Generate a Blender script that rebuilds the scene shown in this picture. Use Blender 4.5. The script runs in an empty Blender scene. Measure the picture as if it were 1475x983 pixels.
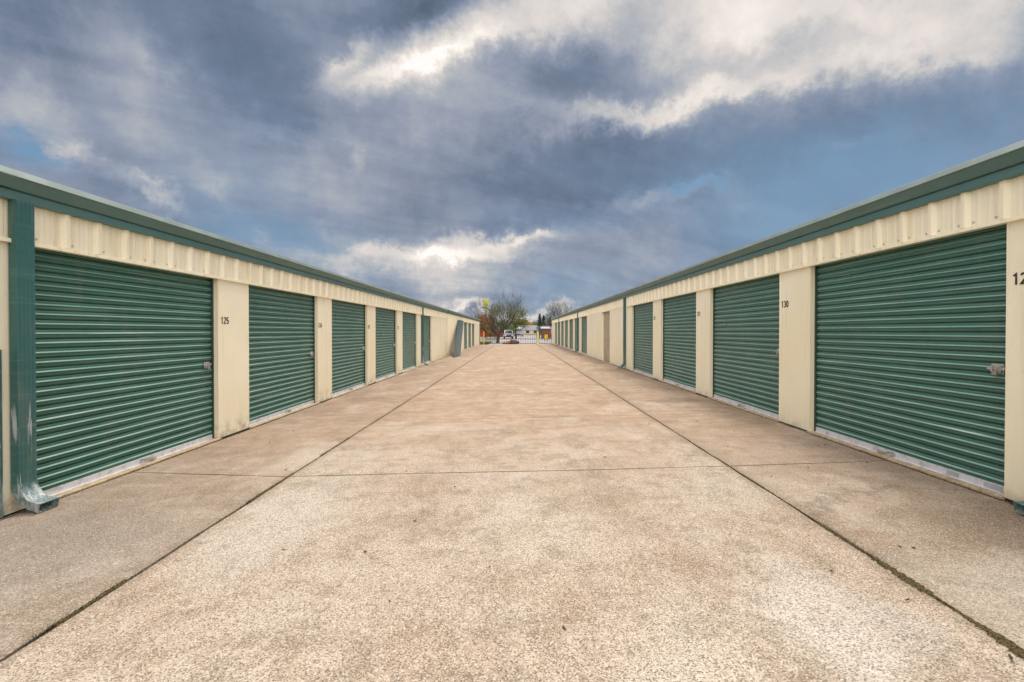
import bpy, bmesh, math, random
from mathutils import Vector, Matrix
random.seed(7)
R = math.radians
S = bpy.context.scene
COL = S.collection

# ------------------------------------------------------------------ camera / world / sun / exposure
CAMZ = 1.44
F = 650.0                     # focal length in photo pixels (photo 1475 wide)
VX, VY = 744.0, 477.7         # vanishing point of the aisle in the photo
cam = bpy.data.cameras.new('camera'); camo = bpy.data.objects.new('camera', cam); COL.objects.link(camo)
cam.sensor_width = 36; cam.lens = 36*F/1475
PITCH = 0.5
camo.location = (0, 0, CAMZ); camo.rotation_euler = (R(90-PITCH), 0, 0)
cam.shift_x = -(VX-737.5)/1475
cam.shift_y = -((491.5-VY) - F*math.tan(R(PITCH)))/1475
cam.clip_start = 0.05; cam.clip_end = 3000
S.camera = camo
S.view_settings.view_transform = 'Standard'; S.view_settings.look = 'None'
S.view_settings.gamma = 1; S.view_settings.use_curve_mapping = False
S.view_settings.exposure = 0.52

def lin(c):
    return tuple(((v/255)/12.92 if v/255 <= .04045 else (((v/255)+.055)/1.055)**2.4) for v in c)

class NT:
    """small node-graph helper"""
    def __init__(s, nt): s.nt = nt; s.n = nt.nodes; s.l = nt.links
    def new(s, t, **kw):
        n = s.n.new(t)
        for k, v in kw.items(): setattr(n, k, v)
        return n
    def put(s, sock, v):
        if v is None: return
        if isinstance(v, bpy.types.NodeSocket): s.l.new(v, sock)
        elif isinstance(v, (tuple, list)) and sock.type == 'RGBA' and len(v) == 3: sock.default_value = (*v, 1)
        else: sock.default_value = v
    def m(s, op, a, b=None, c=None, clamp=False):
        n = s.new('ShaderNodeMath', operation=op, use_clamp=clamp)
        for i, v in enumerate((a, b, c)): s.put(n.inputs[i], v)
        return n.outputs[0]
    def v(s, op, a, b=None, scale=None):
        n = s.new('ShaderNodeVectorMath', operation=op)
        s.put(n.inputs[0], a); s.put(n.inputs[1], b)
        if scale is not None: s.put(n.inputs['Scale'], scale)
        return n.outputs['Value'] if op in ('DOT_PRODUCT', 'LENGTH') else n.outputs[0]
    def xyz(s, a=0, b=0, c=0):
        n = s.new('ShaderNodeCombineXYZ')
        for i, v in enumerate((a, b, c)): s.put(n.inputs[i], v)
        return n.outputs[0]
    def sep(s, a):
        n = s.new('ShaderNodeSeparateXYZ'); s.put(n.inputs[0], a); return n.outputs
    def noise(s, vec, scale, detail=4, rough=.55, out='Fac', dist=0):
        n = s.new('ShaderNodeTexNoise'); s.put(n.inputs['Vector'], vec)
        n.inputs['Scale'].default_value = scale; n.inputs['Detail'].default_value = detail
        n.inputs['Roughness'].default_value = rough; n.inputs['Distortion'].default_value = dist
        return n.outputs[out]
    def vor(s, vec, scale, out='Color', feature='F1'):
        n = s.new('ShaderNodeTexVoronoi', feature=feature); s.put(n.inputs['Vector'], vec)
        n.inputs['Scale'].default_value = scale
        return n.outputs[out]
    def ramp(s, f, stops, interp='LINEAR'):
        n = s.new('ShaderNodeValToRGB'); s.put(n.inputs[0], f); r = n.color_ramp; r.interpolation = interp
        while len(r.elements) < len(stops): r.elements.new(.5)
        for e, (p, c) in zip(r.elements, stops):
            e.position = p; e.color = (*c, 1) if isinstance(c, (tuple, list)) else (c, c, c, 1)
        return n.outputs[0]
    def mix(s, f, a, b, blend='MIX'):
        n = s.new('ShaderNodeMix', data_type='RGBA', blend_type=blend)
        s.put(n.inputs[0], f); s.put(n.inputs[6], a); s.put(n.inputs[7], b)
        return n.outputs[2]
    def step(s, x, a, b):
        n = s.new('ShaderNodeMapRange', interpolation_type='SMOOTHSTEP'); s.put(n.inputs[0], x)
        n.inputs[1].default_value = a; n.inputs[2].default_value = b
        return n.outputs[0]
    def map(s, vec, scale=(1,1,1), rot=(0,0,0), loc=(0,0,0)):
        n = s.new('ShaderNodeMapping'); s.put(n.inputs[0], vec)
        n.inputs['Scale'].default_value = scale; n.inputs['Rotation'].default_value = rot; n.inputs['Location'].default_value = loc
        return n.outputs[0]

SUN_EL, SUN_AZ = 62, 20          # degrees; azimuth clockwise from +Y (ahead of the camera)
W = bpy.data.worlds.new('World'); S.world = W; W.use_nodes = True
W.node_tree.nodes.clear(); g = NT(W.node_tree)
tc = g.new('ShaderNodeTexCoord'); D = tc.outputs['Generated']
sky = g.new('ShaderNodeTexSky', sky_type='NISHITA'); sky.sun_disc = False
sky.sun_elevation = R(SUN_EL); sky.sun_rotation = R(SUN_AZ)
SKYSTR = 0.1
# two-level domain warp of the view direction gives the clouds torn edges
w1 = g.v('SCALE', g.v('SUBTRACT', g.noise(D, 2.3, 3, .5, 'Color'), (.5,.5,.5)), scale=.22)
w2 = g.v('SCALE', g.v('SUBTRACT', g.noise(D, 8, 8, .68, 'Color'), (.5,.5,.5)), scale=.17)
dw = g.v('NORMALIZE', g.v('ADD', g.v('ADD', D, w1), w2))
dx, dy, dz = g.sep(dw)
az = g.m('ARCTAN2', dx, dy); el = g.m('ARCSINE', dz)
UV1 = g.xyz(g.m('MULTIPLY', az, F), g.m('MULTIPLY', el, F), 1.0)
def ae(px, py):
    a = math.atan((px-VX)/F); e = math.atan((VY-py)/F*math.cos(a)); return a*F, e*F
def blob(acc, x0, y0, x1, y1, w, amp, k=1.0):
    u0, v0 = ae(x0, y0); u1, v1 = ae(x1, y1)
    cu, cv = (u0+u1)/2, (v0+v1)/2
    L = math.hypot(u1-u0, v1-v0); th = math.atan2(v1-v0, u1-u0) if L > 1 else 0
    sc = math.cos(math.atan((cu)/F)) ** .7
    sa, sb = max((L/2)*.85 + w*.5, w)*1.0, w*sc
    c, s_ = math.cos(th), math.sin(th)
    a = g.v('DOT_PRODUCT', UV1, (c/sa, s_/sa, -(cu*c+cv*s_)/sa))
    b = g.v('DOT_PRODUCT', UV1, (-s_/sb, c/sb, -(-cu*s_+cv*c)/sb))
    r2 = g.m('MULTIPLY_ADD', a, a, g.m('MULTIPLY', b, b))
    e = g.m('EXPONENT', g.m('MULTIPLY', r2, -k))
    return g.m('MULTIPLY_ADD', e, amp, acc)
# noise on the cloud deck (a plane overhead), stretched along the wind
ox, oy, oz = g.sep(D)
inv = g.m('DIVIDE', 1.0, g.m('ADD', g.m('MAXIMUM', oz, 0.0), .22))
P = g.xyz(g.m('MULTIPLY', ox, inv), g.m('MULTIPLY', oy, inv), 0)
Ps = g.map(P, rot=(0,0,R(-29)))
Pa = g.map(Ps, scale=(.42, 1.0, 1))
n_str = g.noise(Pa, 2.4, 8, .56, dist=.5)
n_big = g.noise(Ps, .9, 5, .55)
n_fin = g.noise(D, 9, 9, .66)
n_st2 = g.noise(g.map(Ps, scale=(.30, 1.15, 1), loc=(3, 5, 0)), 7.5, 8, .62, dist=.4)
L = 0.30
for t in [
    (470,135, 820,30, 30, .46), (490,110, 560,55, 13, .28), (540,120,760,70, 10, .26),
    (860,5, 1500,-25, 58, .48), (700,10, 900,-30, 40,.3), (770,186, 1210,85, 17, .42), (1180,70,1480,50,40,.22), (1020,60,1100,50,60,.12),
    (660,275, 1480,160, 55, -.20), (730,230, 1000,225, 45,-.10),
    (330,20, 420,190, 95, -.24), (540,15, 740,-15, 26, -.30), (20,60, 60,40, 70, -.13), (400,180, 520,150, 60,-.10),
    (130,60, 190,150, 48, .17), (0,160, 40,190, 36, .20), (150,190,230,220,28,.08), (270,225, 560,240, 46, .15), (230,130,245,140,18,.12),
    (250,250,760,250,110,.09), (520,420,760,420,40,.08), (770,130,960,85,28,-.10), (1050,65,1300,40,14,-.12), (1240,100,1480,75,16,.12), (600,200,700,180,30,.08),
    (70,238, 110,262, 18, .30), (150,282, 262,322, 12, .30), (350,350, 400,378, 12, .22), (285,300,350,320,14,.14),
    (470,388, 780,338, 19, .40), (420,395,700,402,20,.12), (580,378, 680,366, 9, .30), (640,345,760,335,8,.20), (560,405, 760,400, 24, .16), (470,350,510,345,14,.14), (720,330,760,335,10,.3),
    (590,436, 700,446, 9, .48), (700,452,850,462, 9, .35), (740,440,770,430,10,.15),
    (548,219, 552,219, 8, .10), (1215,213, 1260,217, 9, .16), (1010,245,1080,262,20,.10),
    (850,300, 1110,262, 13, .22), (1050,290,1110,300,13,.16), (760,350,920,340,30,.10),
    (880,370,1000,340,28,.08), (800,432, 880,432, 12, .12), (820,410,1000,380,14,.04)]:
    L = blob(L, *t)
L = g.m('ADD', L, g.m('MULTIPLY', g.m('SUBTRACT', n_str, .5), .48))
L = g.m('ADD', L, g.m('MULTIPLY', g.m('SUBTRACT', n_big, .5), .26))
L = g.m('ADD', L, g.m('MULTIPLY', g.m('SUBTRACT', n_fin, .5), .38))
L = g.m('ADD', L, g.m('MULTIPLY', g.m('SUBTRACT', n_st2, .5), .14))
cl = g.ramp(L, [(0.0, lin((76,87,103))), (.20, lin((97,108,127))), (.38, lin((127,133,148))), (.54, lin((156,158,162))),
                (.76, lin((196,189,184))), (.93, lin((216,210,203))), (1.0, lin((217,216,213)))])
B = 0.06
for t in [(300,330,560,390,46,.55), (0,236,50,246,22,1.0), (1150,330,1480,190,90,.46), (900,250,1480,200,50,.35), (700,420,900,440,40,.5), (330,130,470,300,60,.10),
          (985,268,1050,272,9,.6), (1000,390,1200,300,60,.5), (690,320,900,310,25,.25), (200,310,420,370,26,.4), (240,240,420,260,30,.12)]:
    B = blob(B, *t)
B = g.m('MULTIPLY', g.m('ADD', B, g.m('MULTIPLY', g.m('SUBTRACT', n_str, .5), .5)), g.m('SUBTRACT', 1.0, g.step(L, .38, .68)), clamp=True)
blue = g.mix(.12, lin((92,124,150)), g.v('SCALE', sky.outputs[0], scale=SKYSTR*1.1))
colr = g.mix(B, cl, blue)
# unseen sky overhead and behind the camera, brightened as added light for the aisle
over = g.m('MAXIMUM', g.step(oz, .60, .85), g.m('MULTIPLY', g.step(oy, .10, -.45), .85))
colr = g.v('SCALE', colr, scale=g.m('MULTIPLY_ADD', over, 2.6, 1.0))
overc = g.mix(g.m('MULTIPLY', over, .7), colr, (1.82,1.66,1.50))
out = g.v('SCALE', overc, scale=1/SKYSTR)
bg = g.new('ShaderNodeBackground'); g.put(bg.inputs[0], out); bg.inputs[1].default_value = SKYSTR
wo = g.new('ShaderNodeOutputWorld'); g.l.new(bg.outputs[0], wo.inputs[0])
try:
    W.cycles.sampling_method = 'MANUAL'; W.cycles.sample_map_resolution = 512
except Exception: pass

sl = bpy.data.lights.new('sun', 'SUN'); so = bpy.data.objects.new('sun', sl); COL.objects.link(so)
sl.energy = 1.7; sl.angle = R(16); sl.color = (1, .94, .86)
sd = Vector((math.sin(R(SUN_AZ))*math.cos(R(SUN_EL)), math.cos(R(SUN_AZ))*math.cos(R(SUN_EL)), math.sin(R(SUN_EL))))
so.rotation_euler = sd.to_track_quat('Z', 'Y').to_euler(); so.location = (0, 0, 30)

# ------------------------------------------------------------------ materials
MATS = {}
def mat(name, build=None, col=None, rough=.6, metal=0, spec=.5, emit=None):
    if name in MATS: return MATS[name]
    m = bpy.data.materials.new(name); m.use_nodes = True; m.node_tree.nodes.clear(); h = NT(m.node_tree)
    b = h.new('ShaderNodeBsdfPrincipled'); o = h.new('ShaderNodeOutputMaterial'); h.l.new(b.outputs[0], o.inputs[0])
    b.inputs['Roughness'].default_value = rough; b.inputs['Metallic'].default_value = metal
    b.inputs['Specular IOR Level'].default_value = spec
    if col:
        t = h.new('ShaderNodeTexCoord').outputs['Object']
        n = h.noise(t, 3, 5, .6)
        h.put(b.inputs['Base Color'], h.mix(h.step(n, .35, .7), tuple(c*.86 for c in col), tuple(min(1, c*1.1) for c in col)))
    if build: build(h, b)
    MATS[name] = m; return m
def pos(h): return h.new('ShaderNodeNewGeometry').outputs['Position']
def bump(h, b, height, strength, dist):
    n = h.new('ShaderNodeBump'); h.put(n.inputs['Height'], height); n.inputs['Strength'].default_value = strength
    n.inputs['Distance'].default_value = dist; h.l.new(n.outputs[0], b.inputs['Normal'])

def gpt(px, py, z=None):
    """point on the (slightly cross-sloped) pavement seen at a photo pixel"""
    z0 = .07
    for _ in range(6):
        Y = (CAMZ-z0)*F/(py-VY); X = (px-VX)*Y/F; z0 = gz(X)
    return X, Y
def gz(x): return max(-.06, min(.24, (x+3.99)*.018))

JLc, JRc = -2.215, 2.10
def concrete(h, b, pale=.0, apron=False, agg=1.0):
    p = pos(h)
    big = h.noise(p, .55, 6, .6); mid = h.noise(h.map(p, scale=(1, .6, 1)), 2.3, 6, .65); sml = h.noise(p, 14, 5, .65)
    tan = (.370,.254,.168); sal = (.405,.285,.197); pal = (.505,.428,.338); brn = (.225,.145,.085)
    y = h.sep(p)[1]; x = h.sep(p)[0]
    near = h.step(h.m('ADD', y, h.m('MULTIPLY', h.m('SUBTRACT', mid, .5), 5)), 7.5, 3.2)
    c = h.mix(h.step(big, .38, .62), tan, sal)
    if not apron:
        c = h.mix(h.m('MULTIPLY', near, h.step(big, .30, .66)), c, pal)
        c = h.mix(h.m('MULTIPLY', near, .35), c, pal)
    else:
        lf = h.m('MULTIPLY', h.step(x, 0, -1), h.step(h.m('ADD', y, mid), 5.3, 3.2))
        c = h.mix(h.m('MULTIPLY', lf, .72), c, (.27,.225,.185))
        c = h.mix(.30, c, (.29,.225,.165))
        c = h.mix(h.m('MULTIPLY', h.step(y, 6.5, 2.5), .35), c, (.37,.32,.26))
    c = h.mix(h.m('MULTIPLY', h.step(mid, .55, .75), .30), c, pal)
    c = h.mix(h.m('MULTIPLY', h.step(mid, .48, .32), .60), c, brn)
    # cross-wise broom marks and long dirty streaks
    st = h.noise(h.map(p, scale=(.5, 4.5, 1)), 1.5, 6, .62)
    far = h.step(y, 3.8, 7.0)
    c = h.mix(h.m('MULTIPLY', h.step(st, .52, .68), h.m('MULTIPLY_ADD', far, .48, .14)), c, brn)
    c = h.mix(h.m('MULTIPLY', h.step(st, .46, .28), .38), c, pal)
    # mottled dirt and worn, washed-out patches
    mo = h.noise(h.map(p, loc=(11,4,0)), 4.6, 8, .72); mo2 = h.noise(h.map(p, loc=(2,9,0), scale=(1, .7, 1)), 1.25, 7, .68)
    c = h.mix(h.m('MULTIPLY', h.step(mo, .48, .62), .56), c, (.235,.178,.118))
    c = h.mix(h.m('MULTIPLY', h.step(mo, .46, .34), .32), c, (.53,.46,.38))
    c = h.mix(h.m('MULTIPLY', h.step(mo2, .53, .66), .42), c, (.52,.46,.385))
    c = h.mix(h.m('MULTIPLY', h.step(mo2, .46, .34), .52), c, (.255,.185,.115))
    # grime collecting along the joints
    xw = h.m('ADD', x, h.m('MULTIPLY', h.m('SUBTRACT', mo, .5), .25))
    for J, wd_ in ((JLc, .10), (JRc, .13)):
        dj = h.m('ABSOLUTE', h.m('SUBTRACT', xw, J))
        c = h.mix(h.m('MULTIPLY', h.step(dj, wd_, .0), h.m('MULTIPLY_ADD', mid, .9, .05)), c, (.20,.145,.09))
    # rusty blotches
    ru = h.noise(h.map(p, loc=(7,3,1)), 1.7, 7, .7)
    c = h.mix(h.m('MULTIPLY', h.step(ru, .64, .74), .35), c, (.36,.21,.12))
    # named stains: dark outfall stains below the near spouts, worn pale patches
    def stain(c, cx, cy, rx, ry, colr, amt, soft=.5, inner=None):
        q = h.v('ADD', p, h.v('SCALE', h.v('SUBTRACT', h.noise(p, 2.2, 5, .65, 'Color'), (.5,.5,.5)), scale=1.0))
        qx, qy, _ = h.sep(q)
        r = h.m('SQRT', h.m('ADD', h.m('POWER', h.m('DIVIDE', h.m('SUBTRACT', qx, cx), rx), 2.0), h.m('POWER', h.m('DIVIDE', h.m('SUBTRACT', qy, cy), ry), 2.0)))
        f = h.step(r, 1.0, 1.0-soft)
        if inner: f = h.m('MULTIPLY', f, h.step(r, inner, inner+.12))
        return h.mix(h.m('MULTIPLY', f, amt), c, colr)
    if apron:
        c = stain(c, 3.6, 2.85, 1.35, .75, (.19,.135,.085), .85, .5)
        c = stain(c, 3.5, 2.95, 1.55, .85, (.07,.05,.035), .85, .10, .86)
        c = stain(c, 2.6, 2.0, .8, .8, (.42,.37,.30), .6)
        c = stain(c, -3.2, 2.9, 1.0, .9, (.25,.21,.17), .55)
        c = stain(c, -2.4, 5.0, .35, .8, pal, .6, .8)
        c = stain(c, 3.0, 8.6, .7, .35, (.17,.12,.08), .6)
        c = stain(c, -3.2, 9.5, .7, .45, (.2,.14,.09), .45); c = stain(c, -3.3, 15, .6, .8, (.2,.14,.09), .45)
        c = stain(c, 3.1, 15.3, .8, .9, (.22,.16,.10), .5)
    else:
        c = stain(c, -1.75, 3.3, .5, 1.1, (.58,.53,.46), .5)
        c = stain(c, 1.5, 2.1, .45, .6, (.60,.56,.50), .5)
        c = stain(c, -1.2, 6.4, 1.3, .7, pal, .38, .9); c = stain(c, 1.3, 6.0, 1.0, .6, pal, .28, .9)
        c = stain(c, 1.0, 2.75, .22, .5, (.33,.22,.14), .3)
        c = stain(c, .2, 2.4, 1.3, .35, (.38,.28,.19), .35, .9)
    # exposed aggregate
    ac = h.vor(p, 190, 'Color'); a1 = h.sep(ac)[0]
    ac2 = h.sep(h.vor(p, 110, 'Color'))[0]
    fine = h.noise(p, 300, 2, .5)
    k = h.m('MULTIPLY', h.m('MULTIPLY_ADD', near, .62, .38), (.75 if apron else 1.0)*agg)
    dark = h.m('MULTIPLY', h.m('MULTIPLY', h.step(a1, .32, .16), .80), k)
    lite = h.m('MULTIPLY', h.m('MULTIPLY', h.step(a1, .72, .90), .50), k)
    c = h.mix(dark, c, (.12,.088,.060)); c = h.mix(lite, c, (.72,.66,.58))
    c = h.mix(h.m('MULTIPLY', h.m('MULTIPLY', h.step(ac2, .25, .1), .35), k), c, (.22,.16,.11))
    c = h.mix(h.m('MULTIPLY', h.step(sml, .6, .8), .25), c, brn)
    h.put(b.inputs['Base Color'], c)
    b.inputs['Roughness'].default_value = .88; b.inputs['Specular IOR Level'].default_value = .25
    hh = h.m('ADD', h.m('MULTIPLY', a1, h.m('MULTIPLY', k, .8)), h.m('MULTIPLY', fine, .4))
    bump(h, b, h.m('ADD', hh, h.m('MULTIPLY', sml, 1.2)), .75, .006)
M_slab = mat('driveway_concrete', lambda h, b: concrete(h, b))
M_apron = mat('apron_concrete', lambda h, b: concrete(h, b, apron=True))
def joint_b(h, b):
    p = pos(h); n = h.noise(p, 22, 4, .6)
    h.put(b.inputs['Base Color'], h.mix(h.step(n, .4, .65), (.022,.016,.011), (.07,.05,.03)))
M_joint = mat('joint_dirt', joint_b, rough=.95, spec=.1)
def sill_b(h, b):
    p = pos(h); n = h.noise(p, 9, 6, .7); v = h.sep(h.vor(p, 60, 'Color'))[0]
    c = h.mix(h.step(n, .4, .62), (.56,.44,.27), (.42,.31,.20)); c = h.mix(h.m('MULTIPLY', h.step(v, .3, .1), .5), c, (.16,.11,.07))
    h.put(b.inputs['Base Color'], c); bump(h, b, h.m('ADD', n, v), .5, .006)
M_sill = mat('sill_concrete', sill_b, rough=.9, spec=.2)

def cream_b(strk=.5):
    def f(h, b):
        p = pos(h); z = h.sep(p)[2]
        n = h.noise(p, 1.1, 5, .6); s = h.noise(h.map(p, scale=(9, 9, .55)), 1.6, 6, .65)
        c = h.mix(h.step(n, .3, .7), (.87,.785,.565), (.91,.84,.645))
        c = h.mix(h.m('MULTIPLY', h.step(s, .50, .74), strk), c, (.52,.38,.18))
        low = h.m('MULTIPLY', h.step(z, .32, .0), h.step(h.noise(p, 7, 5, .7), .40, .68))
        c = h.mix(h.m('MULTIPLY', low, .8), c, (.36,.26,.15))
        d = h.noise(p, 38, 3, .6); c = h.mix(h.m('MULTIPLY', h.step(d, .66, .76), .35), c, (.35,.26,.15))
        h.put(b.inputs['Base Color'], c); b.inputs['Roughness'].default_value = .42
        bump(h, b, h.noise(p, 2.3, 3, .5), .12, .03)
    return f
M_cream = mat('cream_painted_steel', cream_b(.22)); M_header = mat('cream_ribbed_steel', cream_b(.50))
def green_b(base, fade, amt=.3, rough=.34):
    def f(h, b):
        p = pos(h); n = h.noise(h.map(p, scale=(1, .35, 9)), 2.2, 6, .65); m2 = h.noise(p, .8, 4, .6)
        c = h.mix(h.m('MULTIPLY', h.step(n, .52, .76), amt), base, fade)
        c = h.mix(h.m('MULTIPLY', h.step(m2, .3, .7), .30), c, tuple(v*1.5 for v in base))
        d = h.noise(p, 60, 3, .6); c = h.mix(h.m('MULTIPLY', h.step(d, .64, .74), .35), c, fade)
        rnd = h.new('ShaderNodeObjectInfo').outputs['Random']
        off = h.v('ADD', p, h.xyz(h.m('MULTIPLY', rnd, 31.0), 0, h.m('MULTIPLY', rnd, 17.0)))
        sc = h.noise(h.map(off, scale=(1, .5, 26)), 1.4, 5, .6); du = h.noise(h.map(off, scale=(2.5, 2.5, .6)), 2.4, 6, .65)
        c = h.mix(h.m('MULTIPLY', h.step(sc, .60, .74), amt*2.0), c, fade)
        c = h.mix(h.m('MULTIPLY', h.step(du, .50, .75), .28), c, (.20,.22,.17))
        c = h.mix(h.m('MULTIPLY', rnd, .16), c, (.14,.20,.17))
        h.put(b.inputs['Base Color'], c)
        h.put(b.inputs['Roughness'], h.m('MULTIPLY_ADD', h.noise(p, 5, 4, .6), .25, rough-.10))
    return f
M_door = mat('door_green_paint', green_b((.036,.122,.090), (.26,.42,.36), .38, .30))
M_doorhl = mat('door_highlight_paint', green_b((.19,.34,.28), (.50,.62,.56), .6, .28))  # painted highlight: paler green on the upper bead faces of the curtain
M_trim = mat('trim_teal_paint', green_b((.066,.150,.142), (.20,.33,.29), .22, .42))
def spout_b(h, b):
    green_b((.026,.100,.095), (.20,.33,.29), .3, .40)(h, b)
    p = pos(h); z = h.sep(p)[2]
    base = b.inputs['Base Color'].links[0].from_socket
    s = h.noise(h.map(p, scale=(10, 10, .9)), 2.1, 5, .6); n = h.noise(h.map(p, scale=(1, 2.2, .6)), 38, 6, .75)
    chip = h.m('MULTIPLY', h.step(s, .53, .60), h.step(z, .95, .70))
    elb = h.m('MULTIPLY', h.step(n, .36, .60), h.step(z, .26, .13))
    h.put(b.inputs['Base Color'], h.mix(h.m('MAXIMUM', h.m('MULTIPLY', chip, .85), h.m('MULTIPLY', elb, .65)), base, (.46,.48,.48)))
M_spout = mat('spout_teal_paint', spout_b)
M_galv = mat('galvanised_steel', col=(.62,.62,.64), rough=.42, metal=.25)
def alu_b(h, b):
    p = pos(h); n = h.noise(p, 12, 5, .7)
    h.put(b.inputs['Base Color'], h.mix(h.step(n, .45, .75), (.70,.71,.75), (.42,.40,.38)))
M_alu = mat('aluminium_bar', alu_b, rough=.45, metal=.3)
M_label = mat('sticker', col=(.40,.41,.43), rough=.5)
M_dark = mat('dark_rubber', col=(.018,.018,.018), rough=.8)
M_black = mat('black_number_paint', col=(.012,.012,.012), rough=.6)
M_steel = mat('latch_steel', col=(.66,.66,.65), rough=.28, metal=.85)
M_track = mat('door_track_paint', col=(.035,.055,.045), rough=.5)
M_brass = mat('padlock_steel', col=(.42,.40,.36), rough=.35, metal=.8)
M_eave = mat('eave_trim_metal', col=(.20,.25,.23), rough=.45, metal=.15)
M_roof = mat('roof_metal', col=(.42,.46,.44), rough=.4, metal=.2)
M_beige = mat('beige_door_paint', col=(.40,.34,.23), rough=.5)
M_bluegrey = mat('blue_grey_sheet', col=(.040,.075,.080), rough=.4, metal=.2)

# ------------------------------------------------------------------ mesh helpers
class MB:
    def __init__(s): s.bm = bmesh.new()
    def box(s, x0, x1, y0, y1, z0, z1, bev=0, M=None):
        vs = [s.bm.verts.new(v) for v in [(x0,y0,z0),(x1,y0,z0),(x1,y1,z0),(x0,y1,z0),(x0,y0,z1),(x1,y0,z1),(x1,y1,z1),(x0,y1,z1)]]
        fs = [s.bm.faces.new([vs[i] for i in f]) for f in [(0,3,2,1),(4,5,6,7),(0,1,5,4),(1,2,6,5),(2,3,7,6),(3,0,4,7)]]
        if bev:
            es = set(e for f in fs for e in f.edges)
            r = bmesh.ops.bevel(s.bm, geom=list(es), offset=bev, segments=2, affect='EDGES', profile=.6)
            if M is not None:
                vv = set(v for f in r['faces'] for v in f.verts) 
                for v in vv: v.co = M @ v.co
        elif M is not None:
            for v in vs: v.co = M @ v.co
        return s
    def poly(s, pts):
        s.bm.faces.new([s.bm.verts.new(p) for p in pts]); return s
    def prism(s, prof, a0, a1, axis='y', cap=True):
        """extrude a 2-D profile [(a,b)..] along an axis. axis y: (x,z); axis x: (y,z); axis z: (x,y)"""
        def P(q, t): return {'y': (q[0], t, q[1]), 'x': (t, q[0], q[1]), 'z': (q[0], q[1], t)}[axis]
        A = [s.bm.verts.new(P(q, a0)) for q in prof]; B = [s.bm.verts.new(P(q, a1)) for q in prof]
        n = len(prof)
        for i in range(n): s.bm.faces.new((A[i], A[(i+1) % n], B[(i+1) % n], B[i]))
        if cap: s.bm.faces.new(A[::-1]); s.bm.faces.new(B)
        return s
    def strip(s, prof, a0, a1, axis='y', step=None):
        """open profile swept along an axis"""
        def P(q, t): return {'y': (q[0], t, q[1]), 'x': (t, q[0], q[1]), 'z': (q[0], q[1], t)}[axis]
        ts = [a0, a1] if not step else [a0+(a1-a0)*i/max(1, int(abs(a1-a0)/step)) for i in range(max(1, int(abs(a1-a0)/step))+1)]
        rows = [[s.bm.verts.new(P(q, t)) for q in prof] for t in ts]
        for r0, r1 in zip(rows, rows[1:]):
            for i in range(len(prof)-1): s.bm.faces.new((r0[i], r0[i+1], r1[i+1], r1[i]))
        return s
    def tube(s, pts, rads, n=8, cap=True):
        pts = [Vector(p) for p in pts]; rings = []
        for i, p in enumerate(pts):
            d = (pts[min(i+1, len(pts)-1)] - pts[max(i-1, 0)]).normalized()
            a = d.orthogonal().normalized() if i == 0 else (rings_a - rings_a.dot(d)*d).normalized()
            rings_a = a; b = d.cross(a); r = rads[i] if isinstance(rads, (list, tuple)) else rads
            rings.append([s.bm.verts.new(p + (a*math.cos(2*math.pi*k/n) + b*math.sin(2*math.pi*k/n))*r) for k in range(n)])
        for r0, r1 in zip(rings, rings[1:]):
            for k in range(n): s.bm.faces.new((r0[k], r0[(k+1) % n], r1[(k+1) % n], r1[k]))
        if cap:
            s.bm.faces.new(rings[0][::-1]); s.bm.faces.new(rings[-1])
        return s
    def build(s, name, m, parent=None, smooth=False, normals=True, loc=None):
        if normals: bmesh.ops.recalc_face_normals(s.bm, faces=s.bm.faces[:])
        me = bpy.data.meshes.new(name); s.bm.to_mesh(me); s.bm.free()
        for mm in (m if isinstance(m, (list, tuple)) else [m]): me.materials.append(mm)
        if smooth:
            for p in me.polygons: p.use_smooth = True
        o = bpy.data.objects.new(name, me); COL.objects.link(o)
        if parent is not None: o.parent = parent
        if loc: o.location = loc
        return o
def tag(o, label=None, cat=None, group=None, kind=None):
    if label: o['label'] = label
    if cat: o['category'] = cat
    if group: o['group'] = group
    if kind: o['kind'] = kind
    return o
def empty(name, loc, label, cat, group=None, rz=0):
    o = bpy.data.objects.new(name, None); COL.objects.link(o); o.location = loc; o.rotation_euler = (0, 0, rz); o.empty_display_size = .3
    return tag(o, label, cat, group)
def copy_tree(o, parent=None):
    c = o.copy(); COL.objects.link(c); c.parent = parent
    for ch in [k for k in bpy.data.objects if k.parent == o]: copy_tree(ch, c)
    return c
def lathe(mb, prof, n=16, M=None):
    rings = [[mb.bm.verts.new((M @ Vector((r*math.cos(2*math.pi*k/n), r*math.sin(2*math.pi*k/n), z))) if M else (r*math.cos(2*math.pi*k/n), r*math.sin(2*math.pi*k/n), z)) for k in range(n)] for r, z in prof]
    for r0, r1 in zip(rings, rings[1:]):
        for k in range(n): mb.bm.faces.new((r0[k], r0[(k+1) % n], r1[(k+1) % n], r1[k]))
    mb.bm.faces.new(rings[0][::-1]); mb.bm.faces.new(rings[-1])
    return mb

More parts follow.
